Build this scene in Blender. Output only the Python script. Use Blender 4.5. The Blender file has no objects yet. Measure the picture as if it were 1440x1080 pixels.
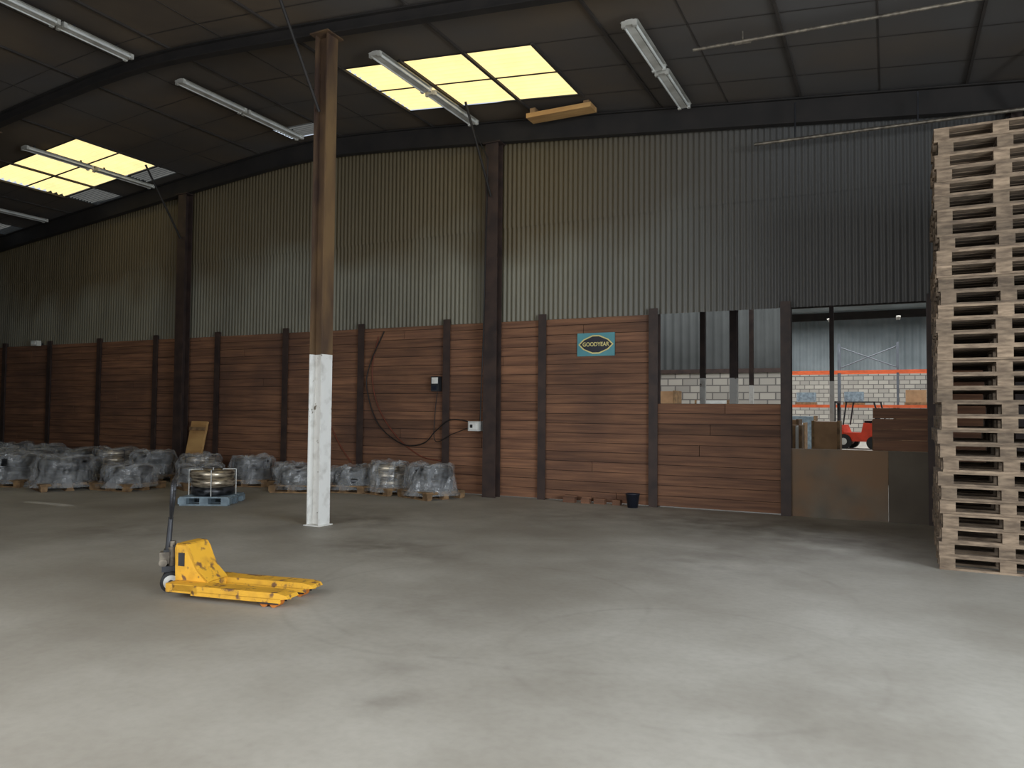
import bpy, math, random
from mathutils import Vector, Matrix
S=bpy.context.scene
random.seed(7)
# ------------------------------------------------------------------ helpers
def srgb(r,g,b):
    def c(v):
        v/=255.0
        return v/12.92 if v<=0.04045 else ((v+0.055)/1.055)**2.4
    return (c(r),c(g),c(b),1)
def mat(name,c1,c2=None,rough=0.6,metal=0.0,scale=3.0,stretch=(1,1,1),detail=5,bump=0.0,bscale=40,spec=0.5,alpha=1.0,lo=0.35,hi=0.65,tint=False,c3=None,c3scale=1.0,c3lo=.5,c3hi=.7,alpha2=None,bdist=.02):
    m=bpy.data.materials.new(name); m.use_nodes=True; nt=m.node_tree; N=nt.nodes; Lk=nt.links
    b=N['Principled BSDF']; b.inputs['Roughness'].default_value=rough; b.inputs['Metallic'].default_value=metal
    b.inputs['Specular IOR Level'].default_value=spec; b.inputs['Alpha'].default_value=alpha
    tc=N.new('ShaderNodeTexCoord'); mp=N.new('ShaderNodeMapping'); mp.inputs['Scale'].default_value=stretch
    Lk.new(tc.outputs['Object'],mp.inputs['Vector'])
    if c2 is None: c2=tuple(v*0.75 for v in c1[:3])+(1,)
    no=N.new('ShaderNodeTexNoise'); no.inputs['Scale'].default_value=scale; no.inputs['Detail'].default_value=detail
    Lk.new(mp.outputs[0],no.inputs['Vector'])
    mr=N.new('ShaderNodeMapRange'); mr.inputs['From Min'].default_value=lo; mr.inputs['From Max'].default_value=hi
    Lk.new(no.outputs['Fac'],mr.inputs['Value'])
    if alpha2 is not None:
        ma=N.new('ShaderNodeMapRange'); ma.inputs['From Min'].default_value=lo; ma.inputs['From Max'].default_value=hi; ma.inputs['To Min'].default_value=alpha; ma.inputs['To Max'].default_value=alpha2
        Lk.new(no.outputs['Fac'],ma.inputs['Value']); Lk.new(ma.outputs[0],b.inputs['Alpha'])
    mx=N.new('ShaderNodeMix'); mx.data_type='RGBA'; mx.inputs[6].default_value=c1; mx.inputs[7].default_value=c2
    Lk.new(mr.outputs[0],mx.inputs[0]); out=mx.outputs[2]
    if c3:
        n3=N.new('ShaderNodeTexNoise'); n3.inputs['Scale'].default_value=c3scale; n3.inputs['Detail'].default_value=4
        Lk.new(tc.outputs['Object'],n3.inputs['Vector'])
        m3=N.new('ShaderNodeMapRange'); m3.inputs['From Min'].default_value=c3lo; m3.inputs['From Max'].default_value=c3hi
        Lk.new(n3.outputs['Fac'],m3.inputs['Value'])
        x3=N.new('ShaderNodeMix'); x3.data_type='RGBA'; Lk.new(m3.outputs[0],x3.inputs[0]); Lk.new(out,x3.inputs[6]); x3.inputs[7].default_value=c3
        out=x3.outputs[2]
    if tint:
        at=N.new('ShaderNodeAttribute'); at.attribute_name='tint'
        mu=N.new('ShaderNodeVectorMath'); mu.operation='SCALE'
        Lk.new(out,mu.inputs[0]); Lk.new(at.outputs['Fac'],mu.inputs['Scale']); out=mu.outputs[0]
    Lk.new(out,b.inputs['Base Color'])
    if bump:
        nb=N.new('ShaderNodeTexNoise'); nb.inputs['Scale'].default_value=bscale; nb.inputs['Detail'].default_value=4
        Lk.new(mp.outputs[0],nb.inputs['Vector'])
        bp=N.new('ShaderNodeBump'); bp.inputs['Strength'].default_value=bump; bp.inputs['Distance'].default_value=bdist
        Lk.new(nb.outputs['Fac'],bp.inputs['Height']); Lk.new(bp.outputs[0],b.inputs['Normal'])
    return m
class Bld:
    def __init__(s): s.v=[];s.f=[];s.m=[];s.t=[];s.sm=[];s.mats=[];s.tint=1.0
    def mi(s,m):
        if m not in s.mats: s.mats.append(m)
        return s.mats.index(m)
    def add(s,vs,fs,m,smooth=False,M=None):
        o=len(s.v); k=s.mi(m)
        for v in vs: s.v.append(tuple(M@Vector(v)) if M is not None else tuple(v))
        for f in fs: s.f.append([i+o for i in f]); s.m.append(k); s.t.append(s.tint); s.sm.append(smooth)
    def box(s,x0,x1,y0,y1,z0,z1,m,M=None):
        vs=[(x,y,z) for x in (x0,x1) for y in (y0,y1) for z in (z0,z1)]
        fs=[(0,1,3,2),(4,6,7,5),(0,4,5,1),(2,3,7,6),(0,2,6,4),(1,5,7,3)]
        s.add(vs,fs,m,False,M)
    def tube(s,p0,p1,r0,m,r1=None,n=12,M=None,caps=True):
        r1=r0 if r1 is None else r1
        p0=Vector(p0);p1=Vector(p1); d=(p1-p0).normalized()
        a=d.orthogonal().normalized(); b=d.cross(a); vs=[]
        for p,r in ((p0,r0),(p1,r1)):
            for i in range(n):
                t=2*math.pi*i/n; vs.append(p+a*r*math.cos(t)+b*r*math.sin(t))
        s.add(vs,[(i,(i+1)%n,n+(i+1)%n,n+i) for i in range(n)],m,True,M)
        if caps: s.add(vs,[tuple(range(n-1,-1,-1)),tuple(range(n,2*n))],m,False,M)
    def path(s,pts,r,m,n=8,M=None):
        for a,b in zip(pts[:-1],pts[1:]): s.tube(a,b,r,m,n=n,M=M)
    def lathe(s,prof,m,n=32,M=None,jit=None,closed=False,smooth=True):
        vs=[];k=len(prof)
        for i in range(n):
            t=2*math.pi*i/n
            for j,(r,z) in enumerate(prof):
                q=jit(i,j,n) if jit else (0,0)
                vs.append(((r+q[0])*math.cos(t),(r+q[0])*math.sin(t),z+q[1]))
        fs=[]
        for i in range(n):
            a=i*k;b=((i+1)%n)*k
            for j in range(k if closed else k-1):
                j2=(j+1)%k
                if smooth: fs.append((a+j,b+j,b+j2,a+j2))
                else: fs+=[(a+j,b+j,b+j2),(a+j,b+j2,a+j2)]
        s.add(vs,fs,m,smooth,M)
    def prism(s,prof,y0,y1,m,M=None):
        n=len(prof); vs=[(x,y0,z) for x,z in prof]+[(x,y1,z) for x,z in prof]
        fs=[tuple(range(n)),tuple(range(2*n-1,n-1,-1))]+[(i,i+n,(i+1)%n+n,(i+1)%n) for i in range(n)]
        s.add(vs,fs,m,False,M)
    def mesh(s,name):
        me=bpy.data.meshes.new(name); me.from_pydata(s.v,[],s.f)
        for m in s.mats: me.materials.append(m)
        me.polygons.foreach_set('material_index',s.m); me.polygons.foreach_set('use_smooth',s.sm)
        at=me.attributes.new('tint','FLOAT','FACE'); at.data.foreach_set('value',s.t)
        me.validate(); me.update(); return me
    def obj(s,name,loc=(0,0,0),rz=0,parent=None):
        o=bpy.data.objects.new(name,s.mesh(name)); S.collection.objects.link(o); o.location=loc; o.rotation_euler=(0,0,rz)
        if parent: o.parent=parent
        return o
# ------------------------------------------------------------------ materials
M_steel=mat('brown_steel',srgb(64,49,43),srgb(44,34,32),rough=.6,scale=4)
M_colbrown=mat('column_brown',srgb(112,88,60),srgb(66,50,42),rough=.6,scale=3,stretch=(1,1,.3))
M_white=mat('white_paint',srgb(226,226,222),srgb(196,194,188),rough=.6,scale=6,lo=.5,hi=.75,c3=srgb(120,112,100),c3scale=9,c3lo=.66,c3hi=.7)
M_roofsteel=mat('roof_steel',srgb(38,34,32),srgb(27,25,24),rough=.7)
M_purlin=mat('purlin_steel',srgb(58,52,47),srgb(46,42,39),rough=.8)
M_ceil=mat('ceiling_board',srgb(94,82,68),srgb(70,62,54),rough=.9,scale=.5,c3=srgb(86,84,83),c3scale=.25,c3lo=.4,c3hi=.65)
M_wood=mat('plank_wood',srgb(138,98,72),srgb(104,72,54),rough=.75,scale=3,stretch=(.35,1,7),bump=.3,bscale=12,tint=True,c3=srgb(84,60,49),c3scale=.6,c3lo=.5,c3hi=.78)
M_pal=mat('pallet_wood',srgb(136,118,98),srgb(98,83,68),rough=.85,scale=8,stretch=(1,4,4),tint=True)
M_paldark=mat('pallet_wood_old',srgb(150,120,84),srgb(105,82,58),rough=.8,scale=8,tint=True)
M_palblue=mat('pallet_grey_blue',srgb(140,158,168),srgb(105,120,130),rough=.7,scale=8)
M_yel=mat('jack_yellow',srgb(222,168,50),srgb(190,140,44),rough=.55,scale=9,lo=.45,hi=.8,c3=srgb(116,84,56),c3scale=14,c3lo=.57,c3hi=.68)
M_dark=mat('dark_metal',srgb(70,72,76),srgb(45,46,50),rough=.45,metal=.5)
M_silver=mat('silver_metal',srgb(150,142,128),srgb(96,90,82),rough=.45,metal=.6,scale=12)
M_rub=mat('black_rubber',srgb(28,28,30),rough=.7)
M_wheelw=mat('wheel_hub_white',srgb(205,205,200),rough=.5)
M_or=mat('orange_roller',srgb(205,120,40),rough=.5)
M_coil=mat('coil_dark',srgb(62,64,68),srgb(20,21,24),rough=.35,scale=9,stretch=(1,1,2),metal=.3,lo=.42,hi=.58)
M_coilm=mat('coil_steel',srgb(206,194,172),srgb(78,68,58),rough=.3,scale=6,stretch=(1,1,6),metal=.6)
M_wrap=mat('stretch_wrap',srgb(214,216,216),srgb(166,170,174),rough=.12,scale=5,alpha=.1,alpha2=.55,bump=1.0,bscale=8,spec=1.0,stretch=(1,1,.6),bdist=.05,lo=.4,hi=.64)
M_tube=mat('lamp_tube',srgb(225,228,225),rough=.3)
M_batten=mat('lamp_batten',srgb(200,200,194),srgb(160,158,150),rough=.5)
M_conc=mat('concrete_panel',srgb(124,118,106),srgb(100,94,84),rough=.9,scale=2,c3=srgb(134,108,84),c3scale=.9,c3lo=.4,c3hi=.6)
M_teal=mat('sign_teal',srgb(84,150,158),srgb(74,138,148),rough=.4)
M_navy=mat('sign_navy',srgb(26,30,44),rough=.4)
M_signy=mat('sign_cream',srgb(228,214,140),rough=.4)
M_red=mat('forklift_red',srgb(230,72,44),rough=.4)
M_orange=mat('rack_orange',srgb(214,96,50),rough=.5)
M_rackb=mat('rack_upright',srgb(92,98,106),rough=.5)
M_card=mat('cardboard',srgb(176,140,104),srgb(150,118,86),rough=.8)
M_clad=mat('hall_cladding',srgb(128,138,142),srgb(108,118,122),rough=.7,scale=.6)
M_cladd=mat('hall_cladding_dark',srgb(78,82,82),srgb(62,66,66),rough=.7,scale=.6)
M_cable=mat('cable_black',srgb(24,22,22),rough=.6)
M_hose=mat('hose_red',srgb(120,58,40),rough=.6)
M_ply=mat('plywood',srgb(200,160,104),srgb(165,125,78),rough=.7,scale=3,stretch=(.4,3,1))
M_plaster=mat('painted_block',srgb(106,98,86),srgb(88,80,70),rough=.9,scale=1)
M_buck=mat('bucket_plastic',srgb(36,40,52),rough=.4)
# corrugated sheet: galvanised grey with brown soot staining in the upper half
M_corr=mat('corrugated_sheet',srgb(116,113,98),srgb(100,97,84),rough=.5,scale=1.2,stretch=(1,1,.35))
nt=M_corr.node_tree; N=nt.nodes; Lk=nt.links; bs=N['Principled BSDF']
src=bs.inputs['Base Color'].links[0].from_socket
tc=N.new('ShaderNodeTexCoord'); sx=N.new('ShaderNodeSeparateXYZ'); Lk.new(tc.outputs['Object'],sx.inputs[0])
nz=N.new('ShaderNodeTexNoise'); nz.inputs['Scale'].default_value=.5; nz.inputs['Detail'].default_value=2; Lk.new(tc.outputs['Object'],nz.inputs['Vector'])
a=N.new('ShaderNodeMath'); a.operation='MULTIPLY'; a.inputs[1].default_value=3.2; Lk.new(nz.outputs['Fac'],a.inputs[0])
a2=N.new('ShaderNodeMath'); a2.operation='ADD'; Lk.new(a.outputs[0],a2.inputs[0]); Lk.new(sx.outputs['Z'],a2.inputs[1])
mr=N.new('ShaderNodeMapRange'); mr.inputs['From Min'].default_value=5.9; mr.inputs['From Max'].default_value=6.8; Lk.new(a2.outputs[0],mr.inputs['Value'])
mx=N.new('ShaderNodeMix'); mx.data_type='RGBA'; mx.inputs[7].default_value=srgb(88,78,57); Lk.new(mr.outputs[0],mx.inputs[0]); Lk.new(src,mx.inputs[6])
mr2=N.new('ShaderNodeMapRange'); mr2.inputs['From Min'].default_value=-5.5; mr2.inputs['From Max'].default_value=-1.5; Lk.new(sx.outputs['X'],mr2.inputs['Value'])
mx2=N.new('ShaderNodeMix'); mx2.data_type='RGBA'; mx2.inputs[7].default_value=srgb(84,84,83); Lk.new(mr2.outputs[0],mx2.inputs[0]); Lk.new(mx.outputs[2],mx2.inputs[6])  # haze and shade at the right end painted in as flat grey
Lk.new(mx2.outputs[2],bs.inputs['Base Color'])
# floor
M_floor=mat('concrete_floor',srgb(178,175,167),srgb(158,154,145),rough=.6,scale=.9,detail=9,bump=.06,bscale=30,c3=srgb(142,137,127),c3scale=.4,c3lo=.48,c3hi=.72,spec=.3)
nt=M_floor.node_tree; N=nt.nodes; Lk=nt.links; bs=N['Principled BSDF']
cur=bs.inputs['Base Color'].links[0].from_socket
tc=N.new('ShaderNodeTexCoord')
nz=N.new('ShaderNodeTexNoise'); nz.inputs['Scale'].default_value=2.6; nz.inputs['Detail'].default_value=6; Lk.new(tc.outputs['Object'],nz.inputs['Vector'])
nz2=N.new('ShaderNodeMapRange'); nz2.inputs['From Min'].default_value=.35; nz2.inputs['From Max'].default_value=.65; Lk.new(nz.outputs['Fac'],nz2.inputs['Value'])
sp1=N.new('ShaderNodeTexNoise'); sp1.inputs['Scale'].default_value=16; sp1.inputs['Detail'].default_value=8; Lk.new(tc.outputs['Object'],sp1.inputs['Vector'])
sp2=N.new('ShaderNodeMapRange'); sp2.inputs['From Min'].default_value=.4; sp2.inputs['From Max'].default_value=.72; sp2.inputs['To Max'].default_value=.13; Lk.new(sp1.outputs['Fac'],sp2.inputs['Value'])
mx=N.new('ShaderNodeMix'); mx.data_type='RGBA'; Lk.new(sp2.outputs[0],mx.inputs[0]); Lk.new(cur,mx.inputs[6]); mx.inputs[7].default_value=srgb(110,104,94); cur=mx.outputs[2]
for cx,cy,r,w,amt in [(-3.2,5.6,1.5,.04,.16),(-2.6,6.6,2.4,.05,.14),(-1.2,5.0,1.2,.04,.14),(-2.5,3.45,0,.28,.5),(-2.7,3.9,0,.3,.4),(-2.85,4.3,0,.22,.3),(-5.4,7.3,0,1.0,.7),(-4.4,7.0,0,.6,.4),(-6.8,8.9,0,1.5,.55),(-3.3,5.2,0,.9,.3),(-9,6.5,0,1.5,.4),(-1.8,8.2,0,1.4,.4),(-.8,10.5,0,2.2,.6),(-2.5,11.4,0,1.8,.6),(-4.5,10.8,0,1.6,.4),(-.2,4.2,0,1.0,.25),(-5.5,3.2,0,.8,.25)]:
    sp=N.new('ShaderNodeVectorMath'); sp.operation='DISTANCE'; Lk.new(tc.outputs['Object'],sp.inputs[0]); sp.inputs[1].default_value=(cx,cy,0)
    a=N.new('ShaderNodeMath'); a.operation='SUBTRACT'; Lk.new(sp.outputs['Value'],a.inputs[0]); a.inputs[1].default_value=r
    b_=N.new('ShaderNodeMath'); b_.operation='ABSOLUTE'; Lk.new(a.outputs[0],b_.inputs[0])
    c=N.new('ShaderNodeMapRange'); c.inputs['From Min'].default_value=0; c.inputs['From Max'].default_value=w; c.inputs['To Min'].default_value=1; c.inputs['To Max'].default_value=0
    Lk.new(b_.outputs[0],c.inputs['Value'])
    mu=N.new('ShaderNodeMath'); mu.operation='MULTIPLY'; Lk.new(c.outputs[0],mu.inputs[0]); Lk.new(nz2.outputs[0],mu.inputs[1])
    m2=N.new('ShaderNodeMath'); m2.operation='MULTIPLY'; Lk.new(mu.outputs[0],m2.inputs[0]); m2.inputs[1].default_value=amt
    mx=N.new('ShaderNodeMix'); mx.data_type='RGBA'; Lk.new(m2.outputs[0],mx.inputs[0]); Lk.new(cur,mx.inputs[6]); mx.inputs[7].default_value=srgb(84,76,66); cur=mx.outputs[2]
Lk.new(cur,bs.inputs['Base Color'])
def skymat(name,col,amt):
    m=bpy.data.materials.new(name); m.use_nodes=True; nt=m.node_tree; nt.nodes.clear(); N=nt.nodes; Lk=nt.links
    o=N.new('ShaderNodeOutputMaterial'); t=N.new('ShaderNodeBsdfTranslucent'); d=N.new('ShaderNodeBsdfDiffuse'); mx=N.new('ShaderNodeMixShader')
    tc=N.new('ShaderNodeTexCoord'); no=N.new('ShaderNodeTexNoise'); no.inputs['Scale'].default_value=2.5; Lk.new(tc.outputs['Object'],no.inputs['Vector'])
    rp=N.new('ShaderNodeMix'); rp.data_type='RGBA'; rp.inputs[6].default_value=col; rp.inputs[7].default_value=tuple(v*.7 for v in col[:3])+(1,); Lk.new(no.outputs['Fac'],rp.inputs[0])
    Lk.new(rp.outputs[2],t.inputs[0]); d.inputs[0].default_value=tuple(v*.4 for v in col[:3])+(1,)
    mx.inputs[0].default_value=amt; Lk.new(d.outputs[0],mx.inputs[1]); Lk.new(t.outputs[0],mx.inputs[2]); Lk.new(mx.outputs[0],o.inputs[0]); return m
M_sky=skymat('skylight_yellow',srgb(255,228,158),.85)
M_skyg=skymat('skylight_grimy',srgb(130,130,126),.35)
M_brick=bpy.data.materials.new('block_wall'); M_brick.use_nodes=True; nt=M_brick.node_tree
bk=nt.nodes.new('ShaderNodeTexBrick'); tc=nt.nodes.new('ShaderNodeTexCoord'); mp=nt.nodes.new('ShaderNodeMapping'); mp.inputs['Rotation'].default_value=(math.radians(-90),0,0)
nt.links.new(tc.outputs['Object'],mp.inputs[0]); nt.links.new(mp.outputs[0],bk.inputs[0])
bk.inputs['Color1'].default_value=srgb(176,172,162); bk.inputs['Color2'].default_value=srgb(146,143,136); bk.inputs['Mortar'].default_value=srgb(104,101,98)
bk.inputs['Scale'].default_value=1; bk.inputs['Brick Width'].default_value=.55; bk.inputs['Row Height'].default_value=.26; bk.inputs['Mortar Size'].default_value=.024
nt.links.new(bk.outputs[0],nt.nodes['Principled BSDF'].inputs['Base Color']); nt.nodes['Principled BSDF'].inputs['Roughness'].default_value=.9
# ------------------------------------------------------------------ room
D=12.58; XL=-25.2; XR=6.6; YB=-1.6; YF=50.0
def cz(X):
    a=abs(X+11.0); return 7.53-0.097*math.sqrt(a*a+1.8)
b=Bld(); b.add([(XL,YB-8,0),(XR+6,YB-8,0),(XR+6,YF,0),(XL,YF,0)],[(0,1,2,3)],M_floor); b.obj('floor')
SX1=(-8.0,-4.54); SX2=(-18.25,-14.85); SY=(9.66,11.6)
def lin(a,c,n): return [a+(c-a)*k/n for k in range(n)]
xs=lin(XR,SX1[1],10)+lin(SX1[1],SX1[0],3)+lin(SX1[0],SX2[1],6)+lin(SX2[1],SX2[0],3)+lin(SX2[0],XL,7)+[XL]
ys=[SY[0]-.97*k for k in range(12,0,-1)]+[SY[0],SY[0]+.97,SY[1],12.15,12.7]
b=Bld(); sk=[];gr=[]
def inr(x,r): return r[0]<x<r[1]
for i in range(len(xs)-1):
    x1,x0=xs[i],xs[i+1]; xm=(x0+x1)/2
    for j in range(len(ys)-1):
        y0,y1=ys[j],ys[j+1]; ym=(y0+y1)/2
        inS=(SY[0]<ym<SY[1] or 1.9<ym<3.8) and (inr(xm,SX1) or inr(xm,SX2))
        inG=(-18.25<xm<-17.1 and ym>SY[1]) or (-15.9<xm<-14.8 and SY[1]<ym<12.15) or (-11.3<xm<-10.2 and SY[1]<ym<12.15) or (-22.4<xm<-21.2 and ym>SY[1])
        if inS: sk.append((x0,x1,y0,y1)); continue
        if inG: gr.append((x0,x1,y0,y1)); continue
        b.add([(x0,y0,cz(x0)),(x1,y0,cz(x1)),(x1,y1,cz(x1)),(x0,y1,cz(x0))],[(0,3,2,1)],M_ceil)
b.obj('ceiling')
def skyobj(cells,m,name):
    b=Bld()
    for x0,x1,y0,y1 in cells:
        n=42; vs=[]
        for k in range(n+1):
            y=y0+(y1-y0)*k/n; dz=.04*math.sin(2*math.pi*k/6)+.045
            vs+= [(x0,y,cz(x0)+dz),(x1,y,cz(x1)+dz)]
        b.add(vs,[(2*k,2*k+1,2*k+3,2*k+2) for k in range(n)],m,True)
    return b.obj(name)
skyobj([c for c in sk if c[0]>-10 and c[2]>5],M_sky,'window_1'); skyobj([c for c in sk if c[0]<-10 and c[2]>5],M_sky,'window_2')
skyobj([c for c in sk if c[2]<5],M_sky,'window_3'); skyobj(gr,M_skyg,'window_4')
b=Bld()
for i,x in enumerate(xs[1:-1]):
    near=(SX1[0]-.1<x<SX1[1]+.1) or (SX2[0]-.1<x<SX2[1]+.1)
    if near: b.box(x-.025,x+.025,SY[0]-.05,SY[1]+.05,cz(x)-.04,cz(x),M_purlin)
    if i%2==0: b.box(x-.018,x+.018,YB,12.62,cz(x)-.035,cz(x),M_purlin)
    elif not near: b.box(x-.008,x+.008,YB,12.62,cz(x)-.008,cz(x),M_purlin)
for j,y in enumerate(ys[:-1]):
    sky=SY[0]-.1<y<SY[1]+.1
    if j%3==1 or sky:
        for i in range(len(xs)-1):
            x1,x0=xs[i],xs[i+1]; w=.009
            xm=(x0+x1)/2
            if sky and (inr(xm,SX1) or inr(xm,SX2)): w=.028
            b.add([(x0,y-w,cz(x0)-.009),(x1,y-w,cz(x1)-.009),(x1,y+w,cz(x1)-.009),(x0,y+w,cz(x0)-.009)],[(0,3,2,1)],M_purlin)
b.obj('trim_1')
def rafter(y,dp=.24):
    b=Bld(); n=60
    for i in range(n):
        xa=XL+(XR-XL)*i/n; xb=XL+(XR-XL)*(i+1)/n
        for (w,t0,t1) in ((.07,.0,.02),(.008,.02,dp),(.07,dp,dp+.02)):
            vs=[]
            for x in (xa,xb):
                for yy in (y-w,y+w):
                    vs+=[(x,yy,cz(x)-.037-t1),(x,yy,cz(x)-.037-t0)]
            b.add(vs,[(0,1,3,2),(4,6,7,5),(0,4,5,1),(2,3,7,6),(0,2,6,4),(1,5,7,3)],M_roofsteel)
    return b.obj('roof_beam')
rafter(12.42,.38)
for y in (8.2,3.9,-.4): rafter(y,.18)
def corr(x0,x1,zb,zt,y,m,b,pitch=.095,amp=.014):
    n=int((x1-x0)/pitch*6); vs=[]
    for k in range(n+1):
        x=x0+(x1-x0)*k/n; yy=y+amp*math.sin(2*math.pi*k/6)
        vs+=[(x,yy,zb),(x,yy,zt(x) if callable(zt) else zt)]
    b.add(vs,[(2*k,2*k+2,2*k+3,2*k+1) for k in range(n)],m,True)
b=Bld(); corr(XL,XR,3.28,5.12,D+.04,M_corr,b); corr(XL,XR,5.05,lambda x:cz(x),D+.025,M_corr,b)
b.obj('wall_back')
b=Bld(); b.box(XL,XR,D+.12,D+.16,3.32,3.40,M_steel); b.obj('trim_2')
postx=[-24.28,-22.22,-20.18,-18.12,-16.0,-13.9,-11.82,-9.76,-7.69,-5.65,-3.58,-1.45,.58,2.64,4.7,6.6]
b=Bld(); b.box(XL,-24.26,D+.01,D+.05,0,3.28,M_wood)
for i in range(len(postx)-1):
    a,c=postx[i],postx[i+1]
    z=0.02; top=3.28; bt=random.uniform(.9,1.1)
    if abs(a+3.58)<.01: top=1.76; bt=.8
    if abs(a+1.45)<.01: continue
    b.box(a+.02,c-.02,D+.055,D+.07,0.02,top-.01,M_roofsteel)  # added dark backing sheet, blocks light through the plank gaps
    while z<top-.05:
        h=.175*random.uniform(.93,1.07)
        if z+h>top: h=top-z
        b.tint=bt*random.uniform(.86,1.14)
        if random.random()<.1: b.tint*=.85
        oy=random.uniform(-.006,.006)
        if random.random()<.22:
            xm=a+(c-a)*random.uniform(.3,.7)
            b.box(a+.02,xm-.004,D+oy,D+.05,z,z+h-.008,M_wood); b.tint*=random.uniform(.85,1.2); b.box(xm+.004,c-.02,D+oy+.004,D+.05,z,z+h-.008,M_wood)
        else: b.box(a+.02,c-.02,D+oy,D+.05,z,z+h-.008,M_wood)
        z+=h
b.tint=.75
for k in range(4): b.box(-.22,.56,D,D+.05,1.06+k*.16,1.06+k*.16+.152,M_wood)
b.obj('wall_back_planks')
b=Bld(); b.box(-1.39,-.02,D-.02,D+.1,0,1.05,M_conc); b.box(-.015,.54,D-.02,D+.1,0,1.05,M_plaster); b.obj('concrete_panel')
def hcol(name,x,y0,y1,w,z0,z1,m,ft=.015,white=None,axis='y'):
    b=Bld()
    segs=[(z0,z1,m)] if white is None else [(z0,white,M_white),(white,z1,m)]
    for a,c,mm in segs:
        if axis=='y':
            b.box(x-w/2,x+w/2,y0,y0+ft,a,c,mm); b.box(x-w/2,x+w/2,y1-ft,y1,a,c,mm); b.box(x-.006,x+.006,y0+ft,y1-ft,a,c,mm)
        else:
            yc=(y0+y1)/2
            b.box(x-w/2,x-w/2+ft,y0,y1,a,c,mm); b.box(x+w/2-ft,x+w/2,y0,y1,a,c,mm); b.box(x-w/2+ft,x+w/2-ft,yc-.006,yc+.006,a,c,mm)
    if white is not None or m is M_colbrown:
        b.box(x-w/2-.03,x+w/2+.03,y0-.03,y1+.03,0,.012,M_white if white else m)
    return b.obj(name)
for x in postx[1:-1]: hcol('wall_post',x,D-.075,D+.12,.155,0,3.37,M_steel,ft=.014)
for x in (-23.25,-14.93,-6.62,1.68):
    o=hcol('wall_column',x,D-.28,D-.08,.27,0,cz(x)-.47,M_steel,ft=.018)
    b=Bld(); b.tube((x,D-.3,5.6),(x,11.3,cz(x)-.06),.022,M_roofsteel); b.box(x-.18,x+.18,D-.32,D-.06,cz(x)-.47,cz(x)-.45,M_steel); b.obj('knee_brace',parent=o)
for x in (-7.08,-15.3):
    o=hcol('steel_column',x,8.08,8.30,.22,0,cz(x)-.27,M_colbrown,ft=.018,white=2.36,axis='x')
    b=Bld(); b.tube((x,8.06,5.75),(x,7.2,cz(x)-.06),.022,M_roofsteel)
    b.box(x-.16,x+.16,8.02,8.36,cz(x)-.27,cz(x)-.25,M_colbrown); b.obj('knee_brace',parent=o)
b=Bld(); b.box(XL-.2,XL,YB,D+.2,0,cz(XL)+.05,M_plaster); b.obj('wall_left')
DY0,DY1,DZ=-1.5,5.7,4.6
b=Bld(); b.box(XR,XR+.2,DY1,D+.2,0,cz(XR)+.05,M_plaster); b.box(XR,XR+.2,DY0,DY1,DZ,cz(XR)+.05,M_plaster); b.obj('wall_right')
b=Bld()
b.box(XL,-10,YB-.2,YB,0,cz(XL),M_plaster); b.box(5,XR,YB-.2,YB,0,5.5,M_plaster); b.box(-10,5,YB-.2,YB,5.0,6.0,M_plaster)
b.obj('wall_rear')
# ------------------------------------------------------------------ back hall
b=Bld(); b.box(XL,XR,YF,YF+.3,0,4.2,M_brick); b.obj('wall_far')
b=Bld(); corr(XL,XR,4.2,8.2,YF+.05,M_clad,b,pitch=.4,amp=.05); b.obj('wall_far_cladding')
b=Bld(); b.box(XL-.2,XL,D+.2,YF,0,7.6,M_clad); b.obj('wall_far_left')
b=Bld(); b.box(XR,XR+.2,D+.2,YF,0,7.6,M_clad); b.obj('wall_far_right')
b=Bld(); b.add([(XL,D+.2,7.6),(XR,D+.2,7.6),(XR,YF,7.6),(XL,YF,7.6)],[(0,3,2,1)],M_clad)
b.obj('ceiling_far')
b=Bld()
for y in range(18,50,6): b.box(XL,XR,y-.08,y+.08,7.1,7.55,M_roofsteel)
b.obj('trim_3')
for x,y,w in ((-3.87,17.6,.12),(-3.17,17.6,.17),(-3.55,22.5,.12),(-1.25,20,.1)):
    hcol('hall_column',x,y,y+w,w,0,7.1,M_steel,white=2.4)
b=Bld(); corr(-9.5,-3.2,3.15,6.6,28,M_cladd,b,pitch=.3,amp=.04); b.box(-9.5,-3.2,27.9,28.1,3.05,3.2,M_steel); b.box(-9.5,-3.2,27.95,28.05,0,3.1,M_brick); b.obj('partition_wall')
b=Bld()
for x in (-5.0,-2.3,.4,3.1):
    for y in (42,43.1): b.box(x-.05,x+.05,y-.05,y+.05,0,5.2,M_rackb)
    for k in range(5): b.tube((x,42,k+.2),(x,43.1,k+1.0),.02,M_rackb,n=6)
for z in (2.0,3.75):
    for y in (41.96,43.14): b.box(-5,3.1,y-.03,y+.03,z-.07,z+.07,M_orange)
b.tube((-2.3,43.1,4.0),(.4,43.1,5.1),.03,M_rackb,n=6); b.tube((-2.3,43.1,5.1),(.4,43.1,4.0),.03,M_rackb,n=6)
for x in (-3.9,-1.6,1.2,2.2):
    b.box(x-.5,x+.5,42.1,43.0,2.08,2.2,M_paldark); b.box(x-.45,x+.45,42.15,42.95,2.2,2.2+.5+.1*(x%2),M_card if x>0 else M_palblue)
b.obj('pallet_rack')
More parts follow.
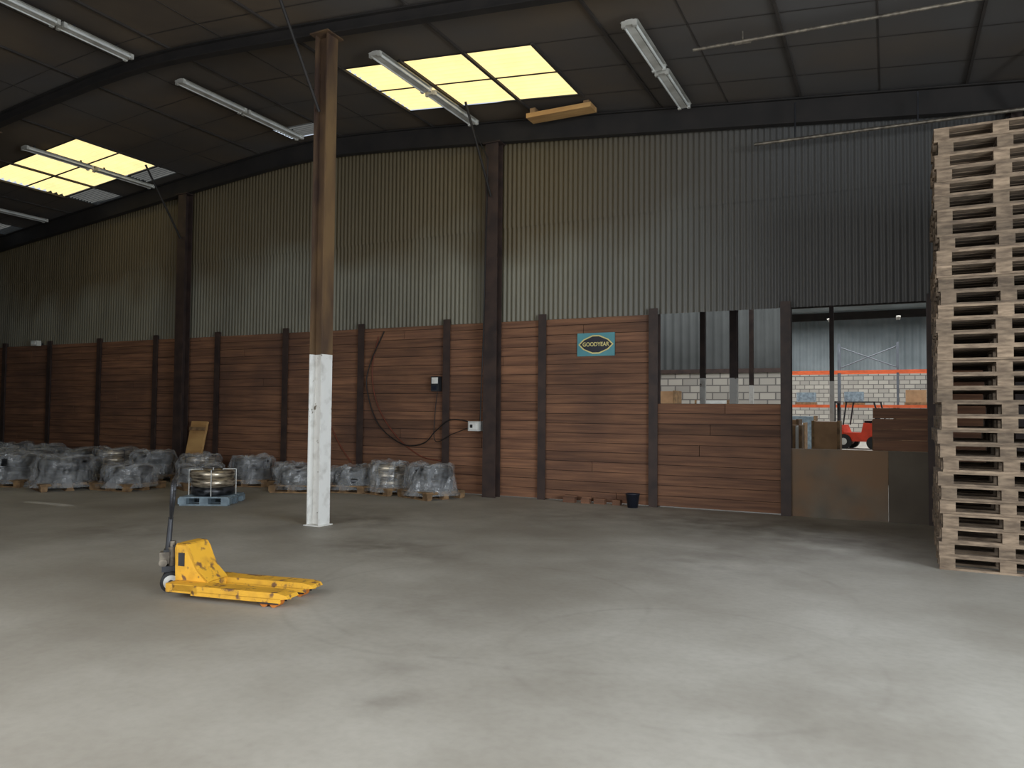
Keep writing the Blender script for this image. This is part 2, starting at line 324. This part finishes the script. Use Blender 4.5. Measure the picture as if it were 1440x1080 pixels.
def crate(x,y,w,d,h,m):
    b=Bld()
    for k in range(3): b.box(-w/2,w/2,-d/2+k*(d/2-.05),-d/2+k*(d/2-.05)+.1,0,.1,M_paldark)
    b.box(-w/2,w/2,-d/2,d/2,.1,.13,M_paldark); b.box(-w/2+.03,w/2-.03,-d/2+.03,d/2-.03,.13,h,m)
    b.box(-w/2+.02,w/2-.02,-.04,.04,.13,h+.01,M_tube); b.box(-w/2,-w/2+.06,-d/2,d/2,.13,h+.02,M_paldark); b.box(w/2-.06,w/2,-d/2,d/2,.13,h+.02,M_paldark)
    b.obj('shipping_crate',(x,y,0))
crate(-2.05,19,.35,.8,1.45,M_card); crate(-1.3,19,.6,.8,1.42,M_card); crate(-.05,19.5,.6,.8,1.45,M_paldark); crate(-7.2,26.8,.9,1.0,2.35,M_card); crate(-5.2,25.5,1.1,1.0,2.0,M_tube); crate(-1.62,16,.18,.5,1.35,M_tube)
crate(.55,22,.9,.9,1.75,M_card); crate(-2.9,30,1.0,1.0,1.5,M_palblue); crate(-2.7,25,.8,.8,1.3,M_tube)
def fixture(x,y0,y1,z=None):
    z=cz(x)-.1 if z is None else z; b=Bld(); L=y1-y0
    b.box(-.05,.05,0,L,-.07,0,M_batten)
    b.add([(-.12,0,-.02),(-.045,0,-.005),(-.045,L,-.005),(-.12,L,-.02),(.12,0,-.02),(.045,0,-.005),(.045,L,-.005),(.12,L,-.02)],[(0,1,2,3),(4,7,6,5)],M_batten)
    for sx in (-.075,.075):
        b.tube((sx,.04,-.06),(sx,L-.04,-.06),.019,M_tube,n=10)
        for yy in (.0,L-.05): b.box(sx-.025,sx+.025,yy,yy+.05,-.09,-.01,M_batten)
    for yy in (.2,L-.25): b.box(-.012,.012,yy,yy+.03,0,.06,M_dark)
    b.obj('fluorescent_light_fixture',(x,y0,z))
for x in (-3,.5):
    for y in (30,38,46): fixture(x,y,y+1.5,7.0)
# forklift
b=Bld()
b.prism([(-1.1,.35),(-1.2,.75),(-1.1,1.15),(-.3,1.2),(-.2,.75),(.55,.75),(.7,1.1),(.85,1.1),(.85,.35)],-.55,.55,M_red)
b.box(-.75,-.25,-.25,.25,1.2,1.3,M_rub); b.box(-.8,-.7,-.25,.25,1.25,1.75,M_rub)
for sx,sy in ((-1.0,.5),(-1.0,-.5),(.6,.5),(.6,-.5)): b.tube((sx,sy,1.1),(sx*.75,sy,2.15),.035,M_dark,n=8)
b.box(-.8,.5,-.52,.52,2.13,2.18,M_dark)
for sy in (-.55,.55):
    b.tube((-.75,sy-.1,.3),(-.75,sy+.1,.3),.3,M_rub,n=20); b.tube((.55,sy-.1,.34),(.55,sy+.1,.34),.34,M_rub,n=20); b.tube((.55,sy-.11,.34),(.55,sy+.11,.34),.16,M_wheelw,n=14)
for sy in (-.32,.32): b.box(1.0,1.12,sy-.05,sy+.05,.1,2.2,M_dark); b.box(1.12,2.1,sy-.07,sy+.07,.08,.13,M_dark); b.box(1.12,1.17,sy-.07,sy+.07,.08,.7,M_dark)
b.box(1.0,1.12,-.4,.4,.5,.6,M_dark); b.box(1.0,1.12,-.4,.4,2.1,2.2,M_dark)
b.obj('forklift',(-1.2,38.5,0),math.radians(165))
# ------------------------------------------------------------------ fixtures of the hall
for x,ss in {-2.95:[(9.15,10.6),(10.7,12.1)],-6.9:[(9.05,10.5),(10.6,12.1)],-10.95:[(8.9,10.35),(10.4,11.9),(5.4,6.75),(6.8,7.95)],-15.8:[(9.15,10.6),(10.7,12.15)],-19.9:[(9.3,10.7),(10.75,12.15)],2.25:[(9.2,10.6)]}.items():
    for a,c in ss: fixture(x,a,c)
b=Bld(); b.path([(-2.3,9.9,6.43),(.9,9.6,6.2),(4,9.5,5.9)],.022,M_silver); b.path([(-1.65,9.85,6.4),(-1.65,9.85,6.52)],.01,M_silver); b.path([(-1.75,9.86,6.39),(-1.55,9.86,6.38)],.03,M_silver); b.obj('conduit_pipe')
b=Bld(); b.path([(-1.85,12.1,5.8),(1.6,12.0,5.72),(4.5,12,5.65)],.026,M_silver); b.path([(-1.25,12.08,5.8),(-1.25,12.08,6.35)],.012,M_dark); b.path([(.4,12.04,5.74),(.4,12.04,6.2)],.012,M_dark); b.obj('conduit_pipe')
zc=cz(-5.0); b=Bld(); b.box(-5.65,-4.45,11.75,12.05,zc-.2,zc-.12,M_ply); b.box(-5.6,-5.5,11.8,12.0,zc-.12,zc-.02,M_paldark); b.box(-4.6,-4.5,11.8,12.0,zc-.12,zc-.06,M_paldark); b.obj('plywood_panel')
b=Bld(); b.path([(-6.9,12.1,6.85),(-6.65,12.2,6.3),(-6.7,12.28,5.8),(-6.75,12.28,3.0),(-6.8,12.28,1.42)],.012,M_cable); b.obj('power_cable')
b=Bld(); cx,cz0=-4.63,2.79; w,h=.35,.205
b.box(cx-w,cx+w,D-.03,D-.012,cz0-h,cz0+h,M_teal)
def hexa(sw,sh,y,m):
    pts=[(-sw,0),(-sw*.72,sh*.55),(-sw*.2,sh),(sw*.2,sh),(sw*.72,sh*.55),(sw,0),(sw*.72,-sh*.55),(sw*.2,-sh),(-sw*.2,-sh),(-sw*.72,-sh*.55)]
    b.add([(cx+px,y,cz0+pz) for px,pz in pts],[tuple(range(10))],m)
hexa(.33,.165,D-.0315,M_signy); hexa(.30,.142,D-.033,M_navy); 
sg=b.obj('advertising_sign')
tcu=bpy.data.curves.new('sign_lettering','FONT'); tcu.body="GOODYEAR"; tcu.size=.1; tcu.align_x='CENTER'; tcu.align_y='CENTER'; tcu.extrude=.001; tcu.offset=.002; tcu.materials.append(M_signy)
to=bpy.data.objects.new('sign_lettering',tcu); S.collection.objects.link(to); to.location=(cx,D-.035,cz0); to.rotation_euler=(math.radians(90),0,0); to.scale=(.9,1,1); to.parent=sg
b=Bld(); b.box(-8.0,-7.82,D-.13,D-.01,1.97,2.26,M_dark); b.box(-7.98,-7.84,D-.14,D-.13,2.12,2.24,M_white); b.box(-7.96,-7.86,D-.15,D-.13,2.0,2.08,M_navy); b.obj('switch_box')
b=Bld(); b.box(-7.06,-6.83,D-.3,D-.01,1.22,1.4,M_wheelw); b.box(-7.03,-6.86,D-.32,D-.3,1.25,1.37,M_white); b.box(-7.0,-6.95,D-.33,D-.32,1.28,1.34,M_rub); b.obj('junction_box')
def smooth(pts,n=8):
    P=[Vector(p) for p in pts]; P=[P[0]]+P+[P[-1]]; out=[]
    for i in range(1,len(P)-2):
        for k in range(n):
            t=k/n; a,b_,c,d=P[i-1],P[i],P[i+1],P[i+2]
            out.append(.5*((2*b_)+(c-a)*t+(2*a-5*b_+4*c-d)*t*t+(3*b_-a-3*c+d)*t**3))
    out.append(P[-2]); return out
b=Bld(); b.path(smooth([(-9.2,D-.04,3.2),(-9.55,D-.05,2.5),(-9.6,D-.05,2.0),(-9.3,D-.05,1.3),(-8.7,D-.06,.92),(-8.2,D-.06,.95),(-7.9,D-.09,1.2),(-7.55,D-.11,1.42),(-7.07,D-.11,1.38)]),.011,M_cable)
b.path(smooth([(-7.9,D-.05,1.95),(-7.95,D-.05,1.5),(-7.9,D-.1,1.0),(-7.5,D-.11,1.15),(-7.07,D-.11,1.3)]),.008,M_cable); b.obj('power_cable')
b=Bld(); b.path(smooth([(-9.35,D-.025,3.1),(-9.5,D-.025,2.4),(-9.35,D-.025,1.7),(-8.9,D-.025,1.1),(-8.3,D-.025,.7),(-7.8,D-.025,.62)]),.009,M_hose)
b.path(smooth([(-10.9,D-.025,2.6),(-10.8,D-.025,1.8),(-10.4,D-.025,1.0),(-10.0,D-.025,.5)]),.009,M_hose); b.obj('hose')
b=Bld(); b.box(-20.7,-20.45,D-.25,D-.12,3.24,3.38,M_wheelw); b.box(-20.66,-20.49,D-.27,D-.25,3.27,3.35,M_tube); b.box(-20.6,-20.55,D-.12,D,3.28,3.32,M_dark); b.obj('flood_light')
b=Bld(); b.lathe([(0,0),(.085,0),(.115,.22),(.122,.22),(.122,.235),(.108,.235),(.08,.02),(0,.02)],M_buck,n=24)
b.path([(.118*math.cos(t),.118*math.sin(t)*.3-.0,.22-.10*math.sin(t)) for t in [math.pi*k/10 for k in range(11)]],.004,M_silver,n=6); b.obj('bucket',(-3.86,12.28,0))
b=Bld()
for k,(x,w) in enumerate(((-5.05,.22),(-4.75,.16),(-4.5,.2),(-4.2,.14))): 
    b.tint=random.uniform(.8,1.2); b.box(x-w/2,x+w/2,12.36+.02*k,12.46+.02*k,0,.1-.012*(k%2),M_wood); b.box(x-w/2+.02,x+w/2+.03,12.38,12.44,.1-.012*(k%2),.13-.01*k,M_wood) if k<2 else None
b.obj('timber_offcuts')
b=Bld(); Mx=Matrix.Translation((-14.35,12.2,0))@Matrix.Rotation(math.radians(-12),4,'X')
b.box(-.25,.25,-.03,.03,.02,1.32,M_ply,Mx); b.box(-.25,.25,-.06,-.03,.1,.18,M_paldark,Mx); b.box(-.25,.25,-.06,-.03,1.1,1.18,M_paldark,Mx); b.obj('leaning_board')
# ------------------------------------------------------------------ pallets
def pallet(b,L=1.2,W=.8,m=M_pal,z=0,M=None,t0=1.0):
    def T(): b.tint=t0*random.uniform(.75,1.18)
    for c,w in zip([-.41,-.27+.05,0,.27-.05,.41],[.18,.125,.18,.125,.18]):
        T(); b.box(-L/2,L/2,(c-w/2)*W,(c+w/2)*W,z+.122,z+.144,m,M)
    for c in (-.44,0,.44):
        T(); b.box(c*L-.07,c*L+.07,-W/2,W/2,z+.1,z+.122,m,M)
        for d in (-.43,0,.43):
            T(); b.box(c*L-.07,c*L+.07,d*W-.055,d*W+.055,z+.022,z+.1,m,M)
    for c,w in ((-.43,.1),(0,.145),(.43,.1)):
        T(); b.box(-L/2,L/2,c*W-w/2,c*W+w/2,z,z+.022,m,M)
def stack(name,x,y,n,seed):
    random.seed(seed); b=Bld()
    for k in range(n):
        M=Matrix.Translation((random.uniform(-.025,.025),random.uniform(-.02,.02),k*.1445))@Matrix.Rotation(random.uniform(-.014,.014),4,'Z')
        pallet(b,M=M,t0=random.choice([.72,.85,.95,1.0,1.08,1.15]))
    b.obj(name,(x,y,0))
stack('pallet_stack',1.07,9.43,32,3); stack('pallet_stack',2.34,9.45,31,4); stack('pallet_stack',1.09,10.32,31,5)
# ------------------------------------------------------------------ wrapped coils
def coil(x,y,r,h,seed,kind=0):
    random.seed(seed); rz=random.uniform(-.5,.5)
    b=Bld(); s=2*r+.06
    pallet(b,L=s,W=s*.95,m=M_palblue if kind==1 else M_paldark)
    z0=.146; m=M_coilm if kind in (1,2) else M_coil
    nb=3 if kind else 2
    hh=h/nb
    for k in range(nb):
        rr=r*random.uniform(.92,.98); zz=z0+k*hh; q=hh*.22
        ox,oy=random.uniform(-.015,.015),random.uniform(-.015,.015)
        b.lathe([(.45*rr,zz+q),(.45*rr,zz+hh-q),(.45*rr+q,zz+hh),(rr-q,zz+hh),(rr,zz+hh-q),(rr,zz+q),(rr-q,zz),(.45*rr+q,zz)],M_coil if (kind==1 and k==0) else m,n=28,M=Matrix.Translation((ox,oy,0)),closed=True)
    if kind:
        for t in (0.3,1.9,3.5,5.0):
            c,s_=math.cos(t),math.sin(t)
            b.path([(.43*r*c,.43*r*s_,z0),(.43*r*c,.43*r*s_,z0+h+.01),(r*1.0*c,r*1.0*s_,z0+h+.005),(r*1.0*c,r*1.0*s_,z0)],.008,M_tube if kind==1 else M_dark,n=5)
    if kind!=1:
        ph=[random.uniform(0,6.28) for _ in range(6)]
        def jit(i,j,n):
            t=2*math.pi*i/n
            a=.035*math.sin(3*t+ph[0]+j*.6)+.02*math.sin(7*t+ph[1]-j*.9)+random.uniform(-.02,.02)
            zz=.02*math.sin(2*t+ph[2])+.018*math.sin(5*t+ph[3])+random.uniform(-.018,.018)
            return (a*(.5 if j>4 else 1)+(.02 if j==0 else 0), zz if j not in (0,1) else (zz*.4 if j==1 else 0))
        R=r*1.05
        b.lathe([(R*1.2,.07),(R*1.08,.17),(R*1.02,z0+h*.35),(R*1.03,z0+h*.7),(R*1.0,z0+h*.95),(R*.9,z0+h+.04),(R*.7,z0+h+.05),(R*.45,z0+h+.03),(.02,z0+h-.05)],M_wrap,n=40,jit=jit,smooth=False)
    b.obj('wrapped_wire_coil' if kind!=1 else 'steel_wire_coil',(x,y,0),rz)
C=[(-14.5,9.35,.5,.46,0),(-13.4,9.95,.46,.3,0),(-14.6,11.45,.44,.46,0),(-10.25,9.2,.37,.42,1),(-11.95,11.75,.43,.42,0),(-10.35,11.4,.4,.3,0),(-9.45,11.9,.4,.3,0),
 (-8.6,11.95,.38,.42,2),(-7.55,11.8,.42,.42,0),(-13.3,11.6,.42,.42,2),(-15.8,10.5,.48,.3,0),(-16.0,9.3,.48,.46,0),(-17.2,10.3,.48,.46,0),(-16.4,11.8,.46,.46,2),(-17.7,11.7,.48,.42,0),(-18.6,10.6,.48,.46,0),(-17.6,9.1,.48,.42,0),
 (-19.2,11.8,.48,.46,0),(-20.0,10.7,.48,.42,0),(-20.6,11.9,.48,.46,0),(-19.2,9.3,.48,.46,0),(-21.5,10.8,.48,.4,0),(-22.0,11.9,.44,.46,0),(-12.4,10.8,.42,.28,0),(-11.05,11.95,.34,.3,0)]
for i,(x,y,r,h,k) in enumerate(C): coil(x,y,r,h,100+i,k)
# ------------------------------------------------------------------ pallet jack
b=Bld()
for sy in (-.19,.19):
    b.prism([(.12,.075),(.12,.125),(1.12,.125),(1.2,.11),(1.22,.085),(1.15,.075)],sy-.08,sy+.08,M_yel)
    b.box(.3,1.15,sy-.08,sy-.072,.045,.08,M_yel); b.box(.3,1.15,sy+.072,sy+.08,.045,.08,M_yel)
    for wx in (.98,1.07): b.tube((wx,sy-.05,.038),(wx,sy+.05,.038),.038,M_or,n=16)
    b.box(.93,1.12,sy-.068,sy-.058,.03,.09,M_dark); b.box(.93,1.12,sy+.058,sy+.068,.03,.09,M_dark)
    b.tube((.35,sy,.06),(.95,sy,.05),.012,M_dark,n=8)
b.prism([(.05,.06),(.05,.13),(.30,.13),(.36,.125),(.36,.06)],-.27,.27,M_yel)
for sy in (-.13,.122): b.prism([(.03,.1),(.02,.40),(.04,.44),(.13,.44),(.17,.40),(.24,.24),(.36,.13),(.36,.08),(.1,.08)],sy,sy+.01,M_yel)
b.prism([(.13,.44),(.15,.43),(.185,.36),(.25,.235),(.36,.13),(.34,.125),(.235,.225),(.12,.42)],-.13,.13,M_yel)
b.box(.04,.13,-.13,.13,.425,.44,M_yel); b.box(.025,.035,-.13,.13,.25,.42,M_yel)
b.box(.06,.12,-.137,-.13,.25,.36,M_dark)
St=Matrix.Translation((-.115,0,0))@Matrix.Rotation(math.radians(36),4,'Z')
b.box(-.12,.04,-.03,.03,.17,.21,M_dark)
b.tube((0,0,.16),(0,0,.38),.042,M_silver,M=St,n=16); b.tube((0,0,.38),(0,0,.43),.028,M_silver,M=St,n=14); b.box(-.08,.08,-.06,.06,.17,.22,M_dark,St)
b.tube((-.07,-.06,.25),(-.07,.06,.25),.035,M_silver,M=St,n=14)
b.box(-.1,-.02,-.045,.045,.24,.34,M_silver,St); b.box(-.1,.03,-.02,.02,.38,.4,M_dark)
for sy in (-.075,.075):
    b.tube((-.0,sy-.026,.088),(-.0,sy+.026,.088),.088,M_rub,M=St,n=24); b.tube((-.0,sy-.028,.088),(-.0,sy+.028,.088),.062,M_wheelw,M=St,n=20); b.tube((-.0,sy-.032,.088),(-.0,sy+.032,.088),.022,M_dark,M=St,n=12)
b.tube((-0,-.1,.088),(-0,.1,.088),.015,M_dark,M=St)
b.tube((-.04,0,.3),(-.02,0,.64),.026,M_dark,r1=.02,M=St); b.box(-.07,0,-.035,.035,.28,.36,M_dark,St)
lp=smooth([(-.02,0,.62),(-.015,-.06,.68),(-.01,-.13,.78),(-.005,-.14,.9),(-.0,-.09,.95),(-.0,.09,.95),(-.005,.14,.9),(-.01,.13,.78),(-.015,.06,.68),(-.02,0,.62)],5)
b.path(lp,.014,M_dark,M=St); b.tube((-.018,0,.62),(-.005,0,.84),.01,M_dark,M=St); b.box(-.02,.01,-.03,.03,.82,.87,M_rub,St)
b.obj('pallet_jack',(-5.54,4.67,0),math.atan2(.18,.983))
# ------------------------------------------------------------------ light
w=bpy.data.worlds.new('World'); S.world=w; w.use_nodes=True
w.node_tree.nodes['Background'].inputs[0].default_value=(.75,.85,1,1); w.node_tree.nodes['Background'].inputs[1].default_value=.8
def area(name,loc,rot,sx,sy,e,col):
    l=bpy.data.lights.new(name,'AREA'); l.shape='RECTANGLE'; l.size=sx; l.size_y=sy; l.energy=e; l.color=col
    o=bpy.data.objects.new(name,l); S.collection.objects.link(o); o.location=loc; o.rotation_euler=rot; return o
area('door_daylight_right',(XR-.4,2.1,2.6),(math.radians(70),0,math.radians(90)),7,4.2,1250,(.87,.94,1))
area('door_daylight_rear',(-2.5,YB+.5,2.9),(math.radians(56),0,0),12,4.0,410,(1,.975,.94))
area('hall_fill_a',(-3,24,7.3),(0,0,0),14,8,1100,(1,1,1))  # added fill lamp under the closed hall ceiling, brightens the back hall
area('hall_fill_b',(-3,42,7.0),(0,0,0),16,10,1900,(1,1,1))  # second added fill lamp, brightens the far end of the hall
sl=bpy.data.lights.new('sun','SUN'); sl.energy=4.6; sl.angle=.02; so=bpy.data.objects.new('sun',sl); S.collection.objects.link(so); so.rotation_euler=(math.radians(-30),math.radians(12),0)
# ------------------------------------------------------------------ camera
p=math.radians(2.05); r=0.009; yaw=math.radians(26.58)
F=Vector((-math.sin(yaw)*math.cos(p),math.cos(yaw)*math.cos(p),math.sin(p)))
R0=Vector((math.cos(yaw),math.sin(yaw),0)); U0=R0.cross(F)
R=R0*math.cos(r)+U0*math.sin(r); U=U0*math.cos(r)-R0*math.sin(r)
cd=bpy.data.cameras.new('camera'); cd.sensor_width=36; cd.lens=1060/1440*36; cd.clip_end=300
cam=bpy.data.objects.new('camera',cd); S.collection.objects.link(cam)
m=Matrix((R,U,-F)).transposed().to_4x4(); m.translation=Vector((0,0,1.6)); cam.matrix_world=m
S.camera=cam
S.view_settings.view_transform='Standard'; S.view_settings.look='None'; S.view_settings.exposure=0
